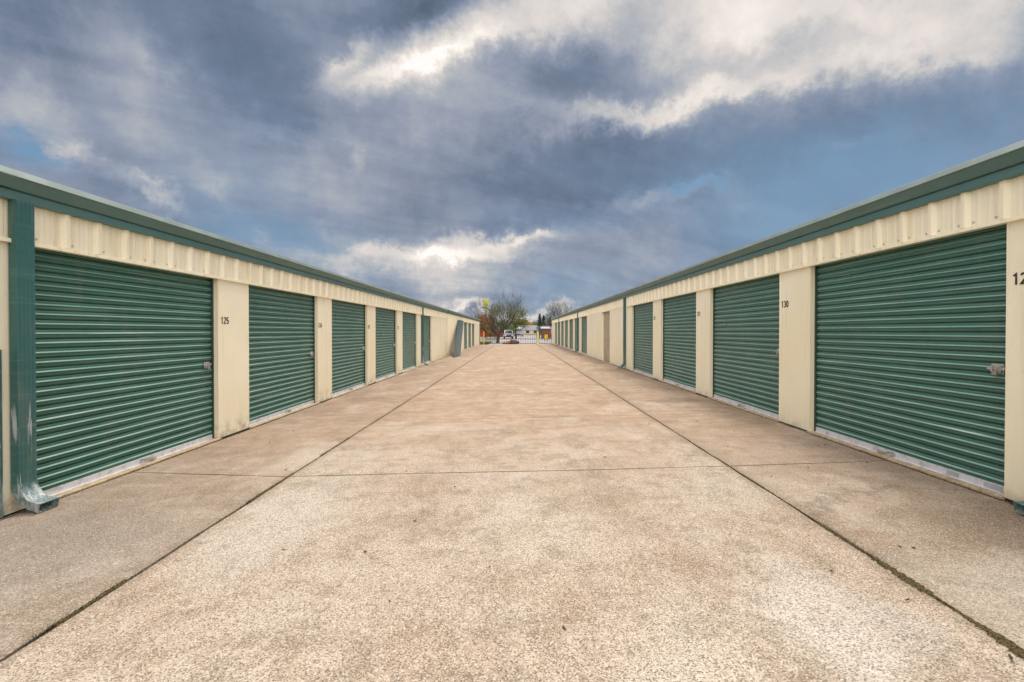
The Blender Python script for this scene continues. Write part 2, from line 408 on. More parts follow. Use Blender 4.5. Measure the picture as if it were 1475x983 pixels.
# ------------------------------------------------------------------ ground
def grass_b(h, b):
    p = pos(h); n = h.noise(p, .35, 6, .65); m2 = h.noise(p, 6, 5, .7)
    c = h.mix(h.step(n, .4, .62), (.075,.095,.030), (.16,.13,.06)); c = h.mix(h.step(m2, .45, .7), c, (.11,.12,.045))
    h.put(b.inputs['Base Color'], c); bump(h, b, m2, .6, .05)
M_grass = mat('dry_grass_ground', grass_b, rough=.95, spec=.1)
mb = MB(); mb.poly([(-900,-300,-.09),(900,-300,-.09),(900,1500,-.09),(-900,1500,-.09)])
tag(mb.build('ground', M_grass), kind='structure')
XL, XR = -3.99, 3.80; ZR = gz(XR); JL, JR = -2.215, 2.10
YB, YE = -9.0, 48.6
mb = MB(); mb.poly([(XL-.3,YB,gz(XL)-.030-.006),(XR+.3,YB,gz(XR)-.030+.006),(XR+.3,YE,gz(XR)-.030+.006),(XL-.3,YE,gz(XL)-.030-.006)])
tag(mb.build('joint_bed', M_joint), kind='structure')
YJ = [YB, -4.0, -1.2, 1.6-.0, 4.40, 7.15, 9.95, 12.7, 15.5, 18.3, 21.1, 24, 27, 30, 33, 36, 39, 42, 45, YE]
YJ = [YB, -4.0, 4.40, 7.15, 9.95, 12.7, 15.5, 18.3, 21.1, 24, 27, 30, 33, 36, 39, 42, 45, YE]
def slab(mb, x0, x1, ya0, ya1, yb0, yb1, gap):
    """wavy-edged slab with softened arrises. ya: y at x0 side, yb: y at x1 side (start, end)"""
    T = []
    nx = 8; ny = max(4, int((ya1-ya0)/.22))
    grid = []
    for j in range(ny+1):
        row = []
        for i in range(nx+1):
            u = i/nx; v = j/ny
            x = x0+(x1-x0)*u; y = (ya0+(ya1-ya0)*v)*(1-u) + (yb0+(yb1-yb0)*v)*u
            ex = gap if i == 0 else (-gap if i == nx else 0); jw = .010 if ya0 < 6 else .006; jw2 = .010 if ya1 < 6 else .006
            ey = jw*random.uniform(.6, 1.3) if j == 0 else (-jw2*random.uniform(.6, 1.3) if j == ny else 0)
            if ex: ex *= 1+random.uniform(-.45, .7)
            z = gz(x) + math.sin(y*.9+x*2)*.0025 + random.uniform(-.0008, .0008)
            if i in (0, nx) or j in (0, ny): z -= .004
            row.append(mb.bm.verts.new((x+ex, y+ey, z)))
        grid.append(row)
    for j in range(ny):
        for i in range(nx): mb.bm.faces.new((grid[j][i], grid[j][i+1], grid[j+1][i+1], grid[j+1][i]))
    loop = grid[0][:] + [grid[j][nx] for j in range(1, ny+1)] + grid[ny][-2::-1] + [grid[j][0] for j in range(ny-1, 0, -1)]
    low = [mb.bm.verts.new((v.co.x, v.co.y, v.co.z-.05)) for v in loop]
    n = len(loop)
    for i in range(n): mb.bm.faces.new((loop[i], low[i], low[(i+1) % n], loop[(i+1) % n]))
cen = MB(); apr = MB()
for a, c in zip(YJ, YJ[1:]):
    k = .05
    slab(cen, JL, JR, a-.02, c-.02, a+k, c+k, .011)
    slab(apr, XL+.018, JL, a+.22, c+.22, a-.02, c-.02, .010)
    slab(apr, JR, XR-.018, a+k, c+k, a+.16, c+.16, .010)
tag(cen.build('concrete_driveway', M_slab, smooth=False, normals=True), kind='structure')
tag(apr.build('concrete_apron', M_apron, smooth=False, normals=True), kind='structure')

# beyond the gate: pale asphalt lot and road
def asph_b(h, b):
    p = pos(h); n = h.noise(p, .3, 6, .6); h.put(b.inputs['Base Color'], h.mix(h.step(n, .35, .7), (.30,.28,.285), (.40,.37,.37)))
M_lot = mat('worn_asphalt', asph_b, rough=.9, spec=.2)
mb = MB(); mb.poly([(-3.2,48.7,-.02),(60,48.7,-.02),(60,175,-.02),(-3.0,175,-.02),(-30,175,-.02),(-30,72,-.02),(-3.2,66,-.02)])
tag(mb.build('parking_lot', M_lot), kind='structure')
mb = MB()
for i in range(9): mb.box(6+i*2.7, 6.1+i*2.7, 88, 93, -.016, -.012)
tag(mb.build('parking_lines', mat('white_line_paint', col=(.7,.7,.68), rough=.7)), kind='structure')
mb = MB(); mb.box(-4.6, 30, 48.61, 48.69, -.1, .03); tag(mb.build('driveway_edge_kerb', M_lot), kind='structure')

# ------------------------------------------------------------------ storage rows
HO = 2.16        # opening height above the slab
REC = .095       # door recess
def arc(cx, cy, rx, ry, a0, a1, n=14): return [(cx+rx*math.cos(R(a0+(a1-a0)*k/n)), cy+ry*math.sin(R(a0+(a1-a0)*k/n))) for k in range(n+1)]
DIG = {'1': [[(.12,.76),(.33,.93),(.33,0)]], '0': [arc(.28,.5,.20,.43,90,450,24)],
 '2': [arc(.28,.70,.21,.23,160,-30,12)+[(.08,.07),(.52,.07)]], '3': [arc(.27,.715,.19,.215,150,-85,12), arc(.27,.28,.21,.22,85,-150,12)],
 '4': [[(.40,0),(.40,.90),(.06,.28),(.54,.28)]], '5': [[(.48,.93),(.15,.93),(.11,.52)]+arc(.27,.31,.21,.24,125,-150,12)],
 '9': [arc(.28,.66,.20,.27,0,360,20), arc(.22,.60,.26,.53,0,-80,10)]}
def text_mesh(txt, size):
    """block digits built from thick strokes, letters 0.72*size high"""
    bm = bmesh.new(); k = size*.74; hw = .075*k
    for i, ch in enumerate(txt):
        for ln in DIG[ch]:
            P_ = [Vector((p[0]+i*.64, p[1], 0))*k for p in ln]
            L_, R_ = [], []
            for j, p in enumerate(P_):
                d0 = (P_[j]-P_[j-1]).normalized() if j else (P_[1]-P_[0]).normalized()
                d1 = (P_[j+1]-P_[j]).normalized() if j < len(P_)-1 else d0
                t = (d0+d1); t = t.normalized() if t.length > .05 else d0
                nn = Vector((-t.y, t.x, 0)); w = min(hw/max(.45, nn.dot(Vector((-d0.y, d0.x, 0)))), hw*1.9)
                L_.append(p+nn*w); R_.append(p-nn*w)
            for z in (.0012,):
                a = [bm.verts.new(p+Vector((0,0,z))) for p in L_]; b = [bm.verts.new(p+Vector((0,0,z))) for p in R_]
                a0 = [bm.verts.new(p) for p in L_]; b0 = [bm.verts.new(p) for p in R_]
                for j in range(len(a)-1):
                    bm.faces.new((b[j], b[j+1], a[j+1], a[j])); bm.faces.new((a[j], a[j+1], a0[j+1], a0[j])); bm.faces.new((b0[j], b0[j+1], b[j+1], b[j]))
    me = bpy.data.meshes.new('unit_number'); bm.to_mesh(me); bm.free(); return me
DOORW_PROFILE = []
def door_profile(H, pitch=.0825):
    """roll-up curtain seen edge on: (outward, z)"""
    pr = []; z = .065
    cyc = [(0, .0), (.005, .006), (.006, .015), (.006, .027), (.014, .031), (.0145, .0345), (.0135, .037), (.005, .046), (.004, .060), (-.001, .068), (-.018, .072), (-.018, .0775), (-.002, .0815)]
    while z < H:
        for o, dz_ in cyc:
            if z+dz_ <= H: pr.append((o, z+dz_))
        z += pitch
    return pr

def row(name, side, X, zb, label, Y0, Y1, pier_near, doors, spouts, flats, ribbed_full=(), numbers=None, rib0=4.008, depth=7.0, dz=0.0, roofm=None, rib_all=True, lastw=0):
    """side -1 left / +1 right. wall plane at x = X. local coordinates: o = outward from the wall plane to the aisle"""
    root = empty(name, (X, (Y0+Y1)/2, zb), label, 'storage building')
    cx, cy = X, (Y0+Y1)/2
    inv = -side
    def wx(o): return inv*o            # local x
    def ly(y): return y-cy
    def bx(mb, o0, o1, y0, y1, z0, z1, bev=0):
        a, b_ = sorted((wx(o0), wx(o1))); mb.box(a, b_, ly(y0), ly(y1), z0, z1, bev); return mb
    HT = 2.53+dz
    # core walls: solid body behind the doors
    mb = MB(); bx(mb, -depth, -REC-.03, Y0+.01, Y1-.01, -.12, HT+.02)
    mb.build('wall', M_cream, root)
    # header (ribbed steel sheet) along the whole row
    mb = MB(); prof = []
    y = rib0
    while y-.305 > Y0: y -= .305
    ys = []
    while y < Y1:
        ys.append(y); y += .305
    pts = [(0.0, Y0)]
    for r in ys:
        for oo, dy_ in [(0, -.052), (.030, -.028), (.030, .004), (0, .026), (0, .085), (.0035, .095), (.0035, .110), (0, .120), (0,.175),(.0035,.185),(.0035,.20),(0,.21)]:
            if Y0 < r+dy_ < Y1: pts.append((oo, r+dy_))
    pts.append((0, Y1))
    pr = [(wx(o+.002), ly(yy)) for o, yy in pts]
    back = [(wx(-REC-.025), ly(Y1)), (wx(-REC-.025), ly(Y0))]
    mb.prism(pr+back, HO+.012, HT, 'z')
    hd = mb.build('header_panel', M_header, root)
    # header trim in front of the openings
    segs = [(Y0, Y1)]
    for (a, b_) in flats:
        n2 = []
        for (s0, s1) in segs:
            if a > s0: n2.append((s0, min(a, s1)))
            if b_ < s1: n2.append((max(b_, s0), s1))
        segs = n2
    mb = MB()
    for a, b_ in segs:
        if b_-a > .1:
            bx(mb, -.03, .034, a, b_, HO-.016, HO+.010, .004)
            bx(mb, -.03, .040, a, b_, HO-.022, HO-.0165)
    mb.build('header_trim', M_header, root)
    # screws: the ones big enough to see
    base = None
    for r in ys:
        if r < 11 and any(a < r < b_ for a, b_ in segs):
            for dy_ in (-.075, .05) if random.random() < .5 else (.05,):
                if base is None:
                    mb = MB(); lathe(mb, [(.010, -.004), (.010, .0015), (.005, .0018), (.005, .006)], 8, Matrix.Rotation(R(90*inv), 4, 'Y')); base = mb.build('screw', M_steel, hd); q = base
                else: q = base.copy(); COL.objects.link(q); q.parent = hd
                q.location = (wx(.003), ly(r+dy_), HO+.045)
    # flat wall stretches
    for (a, b_) in flats:
        mb = MB(); cuts = [d for d in doors if a <= d[0] < b_]
        if (a, b_) in ribbed_full:
            pts = [(0.0, a)]; y = a+.1
            while y < b_-.08:
                for oo, dy_ in [(0, -.05), (.028, -.03), (.028, .002), (0, .024)]: pts.append((oo, y+dy_))
                y += .305
            pts.append((0, b_))
            mb.prism([(wx(o), ly(yy)) for o, yy in pts]+[(wx(-REC-.025), ly(b_)), (wx(-REC-.025), ly(a))], 0, HO+.011, 'z')
        else: bx(mb, -REC-.025, .0, a, b_, 0, HO+.011)
        # panel seams
        y = a+.915
        while y < b_-.1 and (a, b_) not in ribbed_full:
            bx(mb, -.001, .004, y, y+.012, .01, HO); y += .915
        mb.build('wall_panel', M_cream, root)
    # piers
    for i, (y, w) in enumerate(pier_near):
        mb = MB(); bx(mb, -REC-.025, 0, y, y+w, .0, HO+.011, .006)
        # folded flashing returns at both edges
        bx(mb, -.02, .0035, y-.002, y+.018, .01, HO-.02); bx(mb, -.02, .0035, y+w-.018, y+w+.002, .01, HO-.02)
        o = mb.build('pier', M_cream, root)
        mb = MB(); bx(mb, -.06, .0015, y+.004, y+w-.004, -.05, .006); mb.build('pier_foot', M_dark, o)
        if numbers and i in numbers:
            txt, yy, zz, sz = numbers[i]
            me = text_mesh(txt, sz); me.materials.append(M_black)
            t = bpy.data.objects.new('unit_number', me); COL.objects.link(t); t.parent = o
            if side < 0: t.rotation_euler = (R(90), 0, R(90)); t.location = (wx(.0035), ly(yy), zz)
            else: t.rotation_euler = (R(90), 0, R(-90)); t.location = (wx(.0035), ly(yy), zz)
            t['label'] = 'black painted number %s' % txt
    # doors
    for i, dd in enumerate(doors):
        d0, d1 = dd[0], dd[1]; kind = dd[2] if len(dd) > 2 else 'roll'
        if kind == 'walk':
            d = MB(); bx(d, -REC-.02, -REC+.01, d0, d1, .02, HO); r = d.build('door_alcove', M_beige, root)
            d = MB(); bx(d, -REC+.008, -REC+.03, d0+.35, d1-.12, .03, 2.05, .004); q = d.build('door', M_beige, root)
            d = MB(); bx(d, -REC+.03, -REC+.085, d0+.43, d0+.47, .98, 1.02); bx(d, -REC+.07, -REC+.085, d0+.43, d0+.56, .985, 1.01); d.build('handle', M_steel, q)
            d = MB(); bx(d, -REC+.0, -REC+.05, d0, d0+.06, 0, HO); bx(d, -REC, -REC+.05, d1-.06, d1, 0, HO); d.build('door_frame', M_cream, root)
            d = MB(); bx(d, -REC, .02, d0, d1, -.03, .012); d.build('sill', M_sill, root)
            continue
        d = MB(); pr = door_profile(HO+.008)
        rag = [(wx(-REC+.012+o), z) for o, z in pr]
        d.strip(rag, ly(d0+.022), ly(d1-.022), 'y', step=.16)
        dr = d.build('roller_door', [M_door, M_doorhl], root, normals=False)
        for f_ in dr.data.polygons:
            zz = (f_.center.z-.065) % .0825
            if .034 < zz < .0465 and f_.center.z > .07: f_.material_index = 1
        # slight dents
        for v in dr.data.vertices:
            v.co.x += .004*math.sin(v.co.y*3.1+i)*math.sin(v.co.z*2.3+i*2) + .0022*math.sin(v.co.y*9+i*3)*math.sin(v.co.z*13+i)
        # bottom bar
        d = MB(); bx(d, -REC+.002, -REC+.030, d0+.02, d1-.02, .004, .068, .003); bx(d, -REC+.030, -REC+.050, d0+.02, d1-.02, .004, .012)
        d.build('bottom_bar', M_alu, dr)
        ctr = (d0+d1)/2 + (.05 if side < 0 else .0)
        d = MB(); bx(d, -REC+.0305, -REC+.038, ctr-.07, ctr+.07, .022, .060, .003)
        d.tube([(wx(-REC+.04), ly(ctr-.05), .04), (wx(-REC+.065), ly(ctr-.045), .035), (wx(-REC+.068), ly(ctr+.045), .035), (wx(-REC+.04), ly(ctr+.05), .04)], .006, 6)
        bx(d, -REC+.04, -REC+.075, ctr+.06, ctr+.10, .015, .05, .004)
        d.build('pull_handle', M_steel, dr)
        if side > 0 and d0 < 5:
            for ya_, yb_ in ((d0+.43, d0+.54), (d0+.08, d0+.22)):
                d = MB(); bx(d, -REC+.031, -REC+.0335, ya_, yb_, .020, .060); d.build('sticker', M_label, dr)
        d = MB()
        bx(d, -REC-.02, -REC+.040, d0+.001, d0+.024, .0, HO); d.build('door_track', M_track, dr)
        d = MB(); bx(d, -REC-.02, -REC+.040, d1-.024, d1-.001, .0, HO); d.build('door_track', M_track, dr)
        # latch on the right-hand side as one faces the door
        yl = (d1-.13) if side < 0 else (d0+.12); zl = 1.0
        d = MB(); bx(d, -REC+.024, -REC+.031, yl-.045, yl+.05, zl-.042, zl+.042, .003)
        bx(d, -REC+.031, -REC+.042, yl-.060, yl+.075, zl-.009, zl+.009, .003)
        for a in (-.03, .03): bx(d, -REC+.030, -REC+.036, yl+a-.008, yl+a+.008, zl+.022, zl+.034, .002); bx(d, -REC+.030, -REC+.050, yl+a-.012, yl+a+.012, zl-.026, zl+.024, .003)
        lt = d.build('latch', M_steel, dr)
        d = MB(); bx(d, -REC+.050, -REC+.070, yl-.024, yl+.014, zl-.050, zl-.015, .005)
        d.tube([(wx(-REC+.062), ly(yl-.022), zl-.02), (wx(-REC+.062), ly(yl-.022), zl+.012), (wx(-REC+.062), ly(yl-.005), zl+.026), (wx(-REC+.062), ly(yl+.012), zl+.012), (wx(-REC+.062), ly(yl+.012), zl-.02)], .004, 6)
        d.build('padlock', M_steel, lt) if False else d.build('padlock', M_brass, dr)
        # concrete sill in front of the curtain
        d = MB(); n = 14; top = []
        for k in range(n+1):
            yy = ly(d0+(d1-d0)*k/n); top.append((wx(.045+random.uniform(-.006, .006)), yy))
        pts = top+[(wx(-REC-.03), ly(d1)), (wx(-REC-.03), ly(d0))]
        d.prism(pts, -.06, .011+random.uniform(0, .0006), 'z'); d.build('sill', M_sill, root)
    # gutter and eave trim
    zg = 2.47+dz
    gp = [(.0, zg), (.055, zg), (.060, zg+.004), (.060, zg+.068), (.052, zg+.074), (.052, zg+.080), (.074, zg+.080), (.080, zg+.085), (.128, zg+.150), (.135, zg+.158), (.135, zg+.172),
          (.118, zg+.196), (.100, zg+.199), (.02, zg+.199), (-.05, zg+.199), (-.05, zg)]
    mb = MB(); mb.prism([(wx(a), b_) for a, b_ in gp], ly(Y0-.06), ly(Y1+.06), 'y'); gt = mb.build('gutter', M_trim, root)
    # lapped joint sleeves
    yj = 3.44 if side < 0 else 6.0
    while yj < Y1:
        if yj > Y0:
            mb = MB(); mb.prism([(wx(a+.004), b_+(.003 if b_ > zg+.1 else 0)) for a, b_ in gp[5:13]]+[(wx(.03), zg+.205), (wx(.03), zg+.09)], ly(yj-.06), ly(yj+.06), 'y'); mb.build('gutter_joint', M_trim, gt)
        yj += 9.15
    mb = MB(); mb.prism([(wx(a), b_) for a, b_ in [(.140, zg+.160), (.143, zg+.165), (.116, zg+.219), (.108, zg+.223), (.02, zg+.223), (.02, zg+.205), (.10, zg+.205), (.118, zg+.196)]], ly(Y0-.07), ly(Y1+.07), 'y')
    mb.build('eave_trim', M_eave, root)
    # roof: low gable with standing ribs
    zr = zg+.195; ridge = depth/2; rise = ridge/24
    mb = MB()
    mb.prism([(wx(.02), zr), (wx(.02), zr+.022), (wx(-ridge), zr+.022+rise), (wx(-depth-.08), zr+.022), (wx(-depth-.08), zr), (wx(-ridge), zr+rise)], ly(Y0-.08), ly(Y1+.08), 'y')
    y = Y0
    while y < Y1:
        for q0, q1 in (((.01, zr+.0225), (-ridge, zr+.0225+rise)),):
            a = [(wx(q0[0]), ly(y), q0[1]), (wx(q1[0]), ly(y), q1[1]), (wx(q1[0]), ly(y+.05), q1[1]), (wx(q0[0]), ly(y+.05), q0[1])]
            t_ = [(p_[0], p_[1]+(.012 if k < 2 else -.012), p_[2]+.018) for k, p_ in enumerate(a)]
            va = [mb.bm.verts.new(p_) for p_ in a]; vt = [mb.bm.verts.new(p_) for p_ in t_]
            mb.bm.faces.new(vt)
            for k in range(4): mb.bm.faces.new((va[k], va[(k+1) % 4], vt[(k+1) % 4], vt[k]))
        y += .305
    rf = mb.build('roof', M_roof, root)
    # downspouts
    for (y, w, dent) in spouts:
        dpt = .065; zt = zg+.002
        n = 9; f = []
        for k in range(n+1):
            f.append((dpt+.010 - (.004 if k % 2 else 0), -w/2+w*k/n))
        ring = [(.012, -w/2), (dpt, -w/2)] + f + [(dpt, w/2), (.012, w/2)]
        ring2 = []
        for q in ring:
            if not ring2 or q != ring2[-1]: ring2.append(q)
        mb = MB(); zbot = .235
        mb.prism([(wx(a), ly(y+b_)) for a, b_ in ring2], zbot, zt, 'z')
        sp = mb.build('downspout', M_spout, root)
        # elbow: swept box section curving out to the aisle
        mb = MB(); sec = []
        path = []
        for k in range(11):
            a = R(78)*k/10; r = .18
            path.append((r*(1-math.cos(a)), zbot - r*math.sin(a), a))
        ox_, oz_, _ = path[-1]; a = R(78)
        path.append((ox_+.055*math.sin(a), oz_-.055*math.cos(a), a))
        rings = []
        for k, (po, pz, a) in enumerate(path):
            grow = 1.0 + (.12 if k == len(path)-1 else 0) + .03*(k % 2)
            h_ = dpt*.5*grow; ww = w/2*grow
            c_ = .012+dpt/2
            # cross-section axes: width along y, thickness perpendicular to path
            tx, tz = math.cos(a), math.sin(a)
            rr = []
            for (u, v_) in ((-1, -1), (1, -1), (1, 1), (-1, 1)):
                rr.append((wx(c_+po+tx*h_*u), ly(y+ww*v_), pz+tz*h_*u*1.0))
            rings.append([mb.bm.verts.new(p_) for p_ in rr])
        for r0, r1 in zip(rings, rings[1:]):
            for k in range(4): mb.bm.faces.new((r0[k], r0[(k+1) % 4], r1[(k+1) % 4], r1[k]))
        bmesh.ops.recalc_face_normals(mb.bm, faces=mb.bm.faces[:])
        bmesh.ops.solidify(mb.bm, geom=mb.bm.faces[:], thickness=.004)
        mb.build('elbow', M_spout, sp)
    return root, wx, ly

PL = 3.02
pl = [(6.03+PL*k, .69) for k in range(-3, 6)]
dl = [(6.03+PL*k+.69, 6.03+PL*(k+1)) for k in range(-3, 5)]
nL = {3: ('125', 6.085, 1.545, .125), 4: ('124', 6.055+PL, 1.52, .125), 5: ('123', 6.055+2*PL, 1.52, .125), 6: ('122', 6.055+3*PL, 1.52, .125)}
rootL, wxL, lyL = row('storage_building', -1, XL, 0, 'near left row of storage units, cream walls and green roll-up doors, unit number 125', -3.06, 25.75, pl, dl,
    [(3.608, .138, 0), (19.0, .12, 0)], [(21.82, 25.75)], numbers=nL)
# green guard strip low on the nearest pier
mb = MB(); mb.box(.001, .018, lyL(3.30), lyL(3.482), .0, 1.30, .004)
mb.build('corner_guard', M_spout, rootL)

pl2 = [(36.35, .70), (39.4, .70), (33.3, .70), (42.45, .70)]
dl2 = [(34.0, 36.35), (37.05, 39.4), (40.1, 42.45)]
rootL2, _, _ = row('storage_building', -1, XL+.03, 0, 'far left cream storage building with ribbed wall, beyond the row of numbered units', 25.85, 48.4, pl2, dl2,
    [(48.2, .12, 0)], [(25.85, 33.3), (43.15, 48.4)], ribbed_full=((25.85, 33.3),), dz=.0)

PR = 3.02
pr_ = [(2.82+PR*k, .68) for k in range(-2, 4)] + [(14.86, .66)]
pr_[-2] = (2.82+PR*3, .68)
dr_ = [(3.5+PR*k, 2.82+PR*(k+1)) for k in range(-2, 3)] + [(3.5+PR*3, 14.86)]
fl = [(15.52, 18.4), (20.1, 24.35)]
dr_ += [(18.4, 20.1, 'walk'), (24.35, 26.6)]
pr_ += [(26.6, .75)]
y = 27.35
k0 = 26.6+PR
while k0 < 47:
    dr_.append((y, k0)); pr_.append((k0, .70)); y = k0+.70; k0 += PR
if 48.4-y > .1: fl.append((y, 48.4))
nR = {2: ('129', 3.462, 1.655, .120), 3: ('130', 6.475, 1.640, .125), 4: ('131', 6.475+PR, 1.62, .125), 5: ('132', 6.475+2*PR, 1.62, .125)}
rootR, wxR, lyR = row('storage_building', 1, XR, ZR, 'right row of storage units, cream walls and green roll-up doors, unit number 130', -3.22, 48.4, pr_, dr_,
    [(3.14, .135, 0), (15.72, .15, 0), (28.1-.35, .12, 0), (40.0, .12, 0)], fl, numbers=nR, rib0=3.529)
# small roof vent on the right row
mb = MB(); mb.box(.35, .55, lyR(14.6), lyR(14.75), 2.70, 2.80, .01); mb.tube([(.45, lyR(14.67), 2.79), (.45, lyR(14.67), 2.90)], .05, 10)
mb.build('roof_vent', M_roof, rootR)

# ------------------------------------------------------------------ sheets propped against the left row
rt = empty('metal_sheet_stack', (-3.55, 27.5, 0), 'long blue-grey metal sheets propped at a slant against the left wall', 'metal sheets')
def lean(name, off, m, w=2.2, th=.035):
    mb = MB()
    a = Vector((-3.40+off+.0, 24.5, 0)); b = Vector((-3.86+off, 30.2, 2.20))
    q = [a, a+Vector((0, w, 0)), b+Vector((0, w, 0)), b]
    org = Vector((-3.55, 27.5, 0))
    A = [mb.bm.verts.new(p-org) for p in q]; B = [mb.bm.verts.new(p-org+Vector((th, 0, 0))) for p in q]
    mb.bm.faces.new(A[::-1]); mb.bm.faces.new(B)
    for k in range(4): mb.bm.faces.new((A[k], A[(k+1) % 4], B[(k+1) % 4], B[k]))
    for f_ in (.25, .5, .75):
        p0 = a.lerp(a+Vector((0, w, 0)), f_); p1 = b.lerp(b+Vector((0, w, 0)), f_)
        mb.tube([p0-org+Vector((th, 0, .03)), p1-org+Vector((th, 0, -.03))], .018, 6)
    mb.build(name, m, rt)
lean('sheet', .0, M_bluegrey); lean('sheet', .045, M_bluegrey, 2.1); lean('sheet', -.05, M_dark, 2.35, .045)

# ------------------------------------------------------------------ gate, posts, fence
M_iron = mat('black_iron', col=(.02,.02,.022), rough=.5)
M_yel = mat('yellow_post_paint', col=(.75,.50,.02), rough=.5)
M_lime = mat('lime_post_paint', col=(.62,.70,.02), rough=.5)
GY = 49.3
gt = empty('iron_gate', (-.6, GY, 0), 'black iron picket gate closing the end of the aisle between two yellow posts', 'gate')
mb = MB()
for z in (.10, .58, 1.12): mb.box(-2.75, 2.75, -.02, .02, z, z+.05)
mb.box(-2.77, -2.72, -.025, .025, .05, 1.2); mb.box(2.72, 2.77, -.025, .025, .05, 1.2); mb.box(-.02, .02, -.022, .022, .05, 1.2)
mb.build('gate_frame', M_iron, gt)
mb = MB(); x = -2.6
while x < 2.7: mb.box(x-.016, x+.016, -.012, .012, .1, 1.16); mb.build('picket', M_iron, gt); mb = MB(); x += .19
fn = empty('iron_fence', (3.6, GY+.1, 0), 'short black iron fence between lime post and right building', 'fence')
mb = MB()
for z in (.10, .58, 1.12): mb.box(-1.15, 1.2, -.015, .015, z, z+.05); mb.build('rail', M_iron, fn); mb = MB()
mb = MB(); x = -1.1
while x < 1.2: mb.box(x-.016, x+.016, -.012, .012, .03, 1.16); mb.build('picket', M_iron, fn); mb = MB(); x += .19
def post(name, x, y, h, r, m, label):
    e = empty(name, (x, y, gz(x)-.02), label, 'post', 'painted steel posts flanking the gate')
    mb = MB(); lathe(mb, [(r, 0), (r, h-.05), (r*.85, h-.015), (r*.4, h)], 16); mb.build('pipe', m, e, smooth=False)
    mb = MB(); lathe(mb, [(r*1.7, 0), (r*1.7, .03), (r*1.1, .06)], 16); mb.build('footing', m, e)
post('steel_post', -3.55, 48.9, 1.45, .065, M_yel, 'orange-yellow steel post at left end of the gate')
post('steel_post', 2.32, 48.9, 1.32, .085, M_lime, 'lime yellow steel post at right end of the gate')

# ------------------------------------------------------------------ vegetation
M_bark = mat('bark', col=(.085,.065,.050), rough=.95, spec=.1)
M_twig = mat('twig_bark', col=(.085,.080,.055), rough=.95, spec=.1)
def leaf_m(name, c1, c2):
    def f(h, b):
        p = pos(h); n = h.noise(p, 2.2, 4, .6); h.put(b.inputs['Base Color'], h.mix(h.step(n, .35, .65), c1, c2))
    return mat(name, f, rough=.75, spec=.2)
L_olive = leaf_m('olive_leaf', (.055,.075,.018), (.16,.17,.035)); L_rust = leaf_m('rust_leaf', (.16,.075,.03), (.26,.15,.05))
L_green = leaf_m('green_leaf', (.03,.07,.02), (.08,.13,.03)); L_orange = leaf_m('orange_leaf', (.30,.15,.02), (.38,.26,.04)); L_cedar = leaf_m('cedar_leaf', (.02,.045,.022), (.04,.075,.035))
def limb(tb, tw, p, d, ln, r, lvl, rng, tips, spread=.55, up=.12):
    n = 4; pts = [p]; rads = [r]
    for i in range(n):
        d = (d + Vector((rng.uniform(-1,1), rng.uniform(-1,1), rng.uniform(-.6,1)))*.16 + Vector((0,0,up))*.5).normalized()
        p = p + d*ln/n; pts.append(p); rads.append(r*(1-.55*(i+1)/n))
    (tb if lvl < 2 else tw).tube(pts, rads, 6 if lvl < 2 else 3, cap=False)
    tips.append((p, lvl))
    if lvl >= 5: return
    kids = 3 if lvl < 4 else 3
    for k in range(kids+ (1 if lvl < 2 else 0)):
        t = rng.randint(2, n) if k else n
        q = pts[t]; nd = (d + Vector((rng.uniform(-1,1), rng.uniform(-1,1), rng.uniform(-.5,.9)))*spread*1.25).normalized()
        limb(tb, tw, q, nd, ln*rng.uniform(.58, .82), max(.006, rads[t]*.72), lvl+1, rng, tips, spread, up)
def leaves(mb, pts, n, rad, size, rng, vs=1):
    for _ in range(n):
        p = Vector(rng.choice(pts)) + Vector((rng.gauss(0, rad), rng.gauss(0, rad), rng.gauss(0, rad*vs)))
        a = Vector((rng.uniform(-1,1), rng.uniform(-1,1), rng.uniform(-1,1))).normalized(); b = a.orthogonal().normalized()*size*rng.uniform(.5,1.1); a = a*size*rng.uniform(.6,1.3)
        mb.poly([p-a, p+b*.6, p+a, p-b*.6])
def bare_tree(x, y, h, label, seed, leaf=None, nleaf=0, leafside=None, multi=4, group=None, lsize=.10):
    rng = random.Random(seed); e = empty('tree', (x, y, -.05), label, 'tree', group)
    tb, tw, tips = MB(), MB(), []
    s = h/9
    tb.tube([(0,0,-.1), (.05*s,0,.5*s), (0,.03,1.5*s)], [.36*s, .27*s, .24*s], 9, cap=False)
    for k in range(multi+1):
        a = 2*math.pi*k/(multi+1)+rng.uniform(-.4,.4)
        limb(tb, tw, Vector((0,0,1.4*s)), Vector((math.cos(a)*1.05, math.sin(a)*1.05, 1)).normalized(), 2.75*s*rng.uniform(.85,1.15), .19*s, 0, rng, tips, .72, .05)
    tb.build('trunk', M_bark, e, normals=False)
    tw.build('crown', M_twig, e, normals=False)
    if leaf:
        lv = MB(); pp = [t[0] for t in tips if t[1] >= 3 and (leafside is None or leafside(t[0]))]
        if pp: leaves(lv, pp, nleaf, .5*s, lsize, rng); lv.build('foliage', leaf, e, normals=False)
    return e
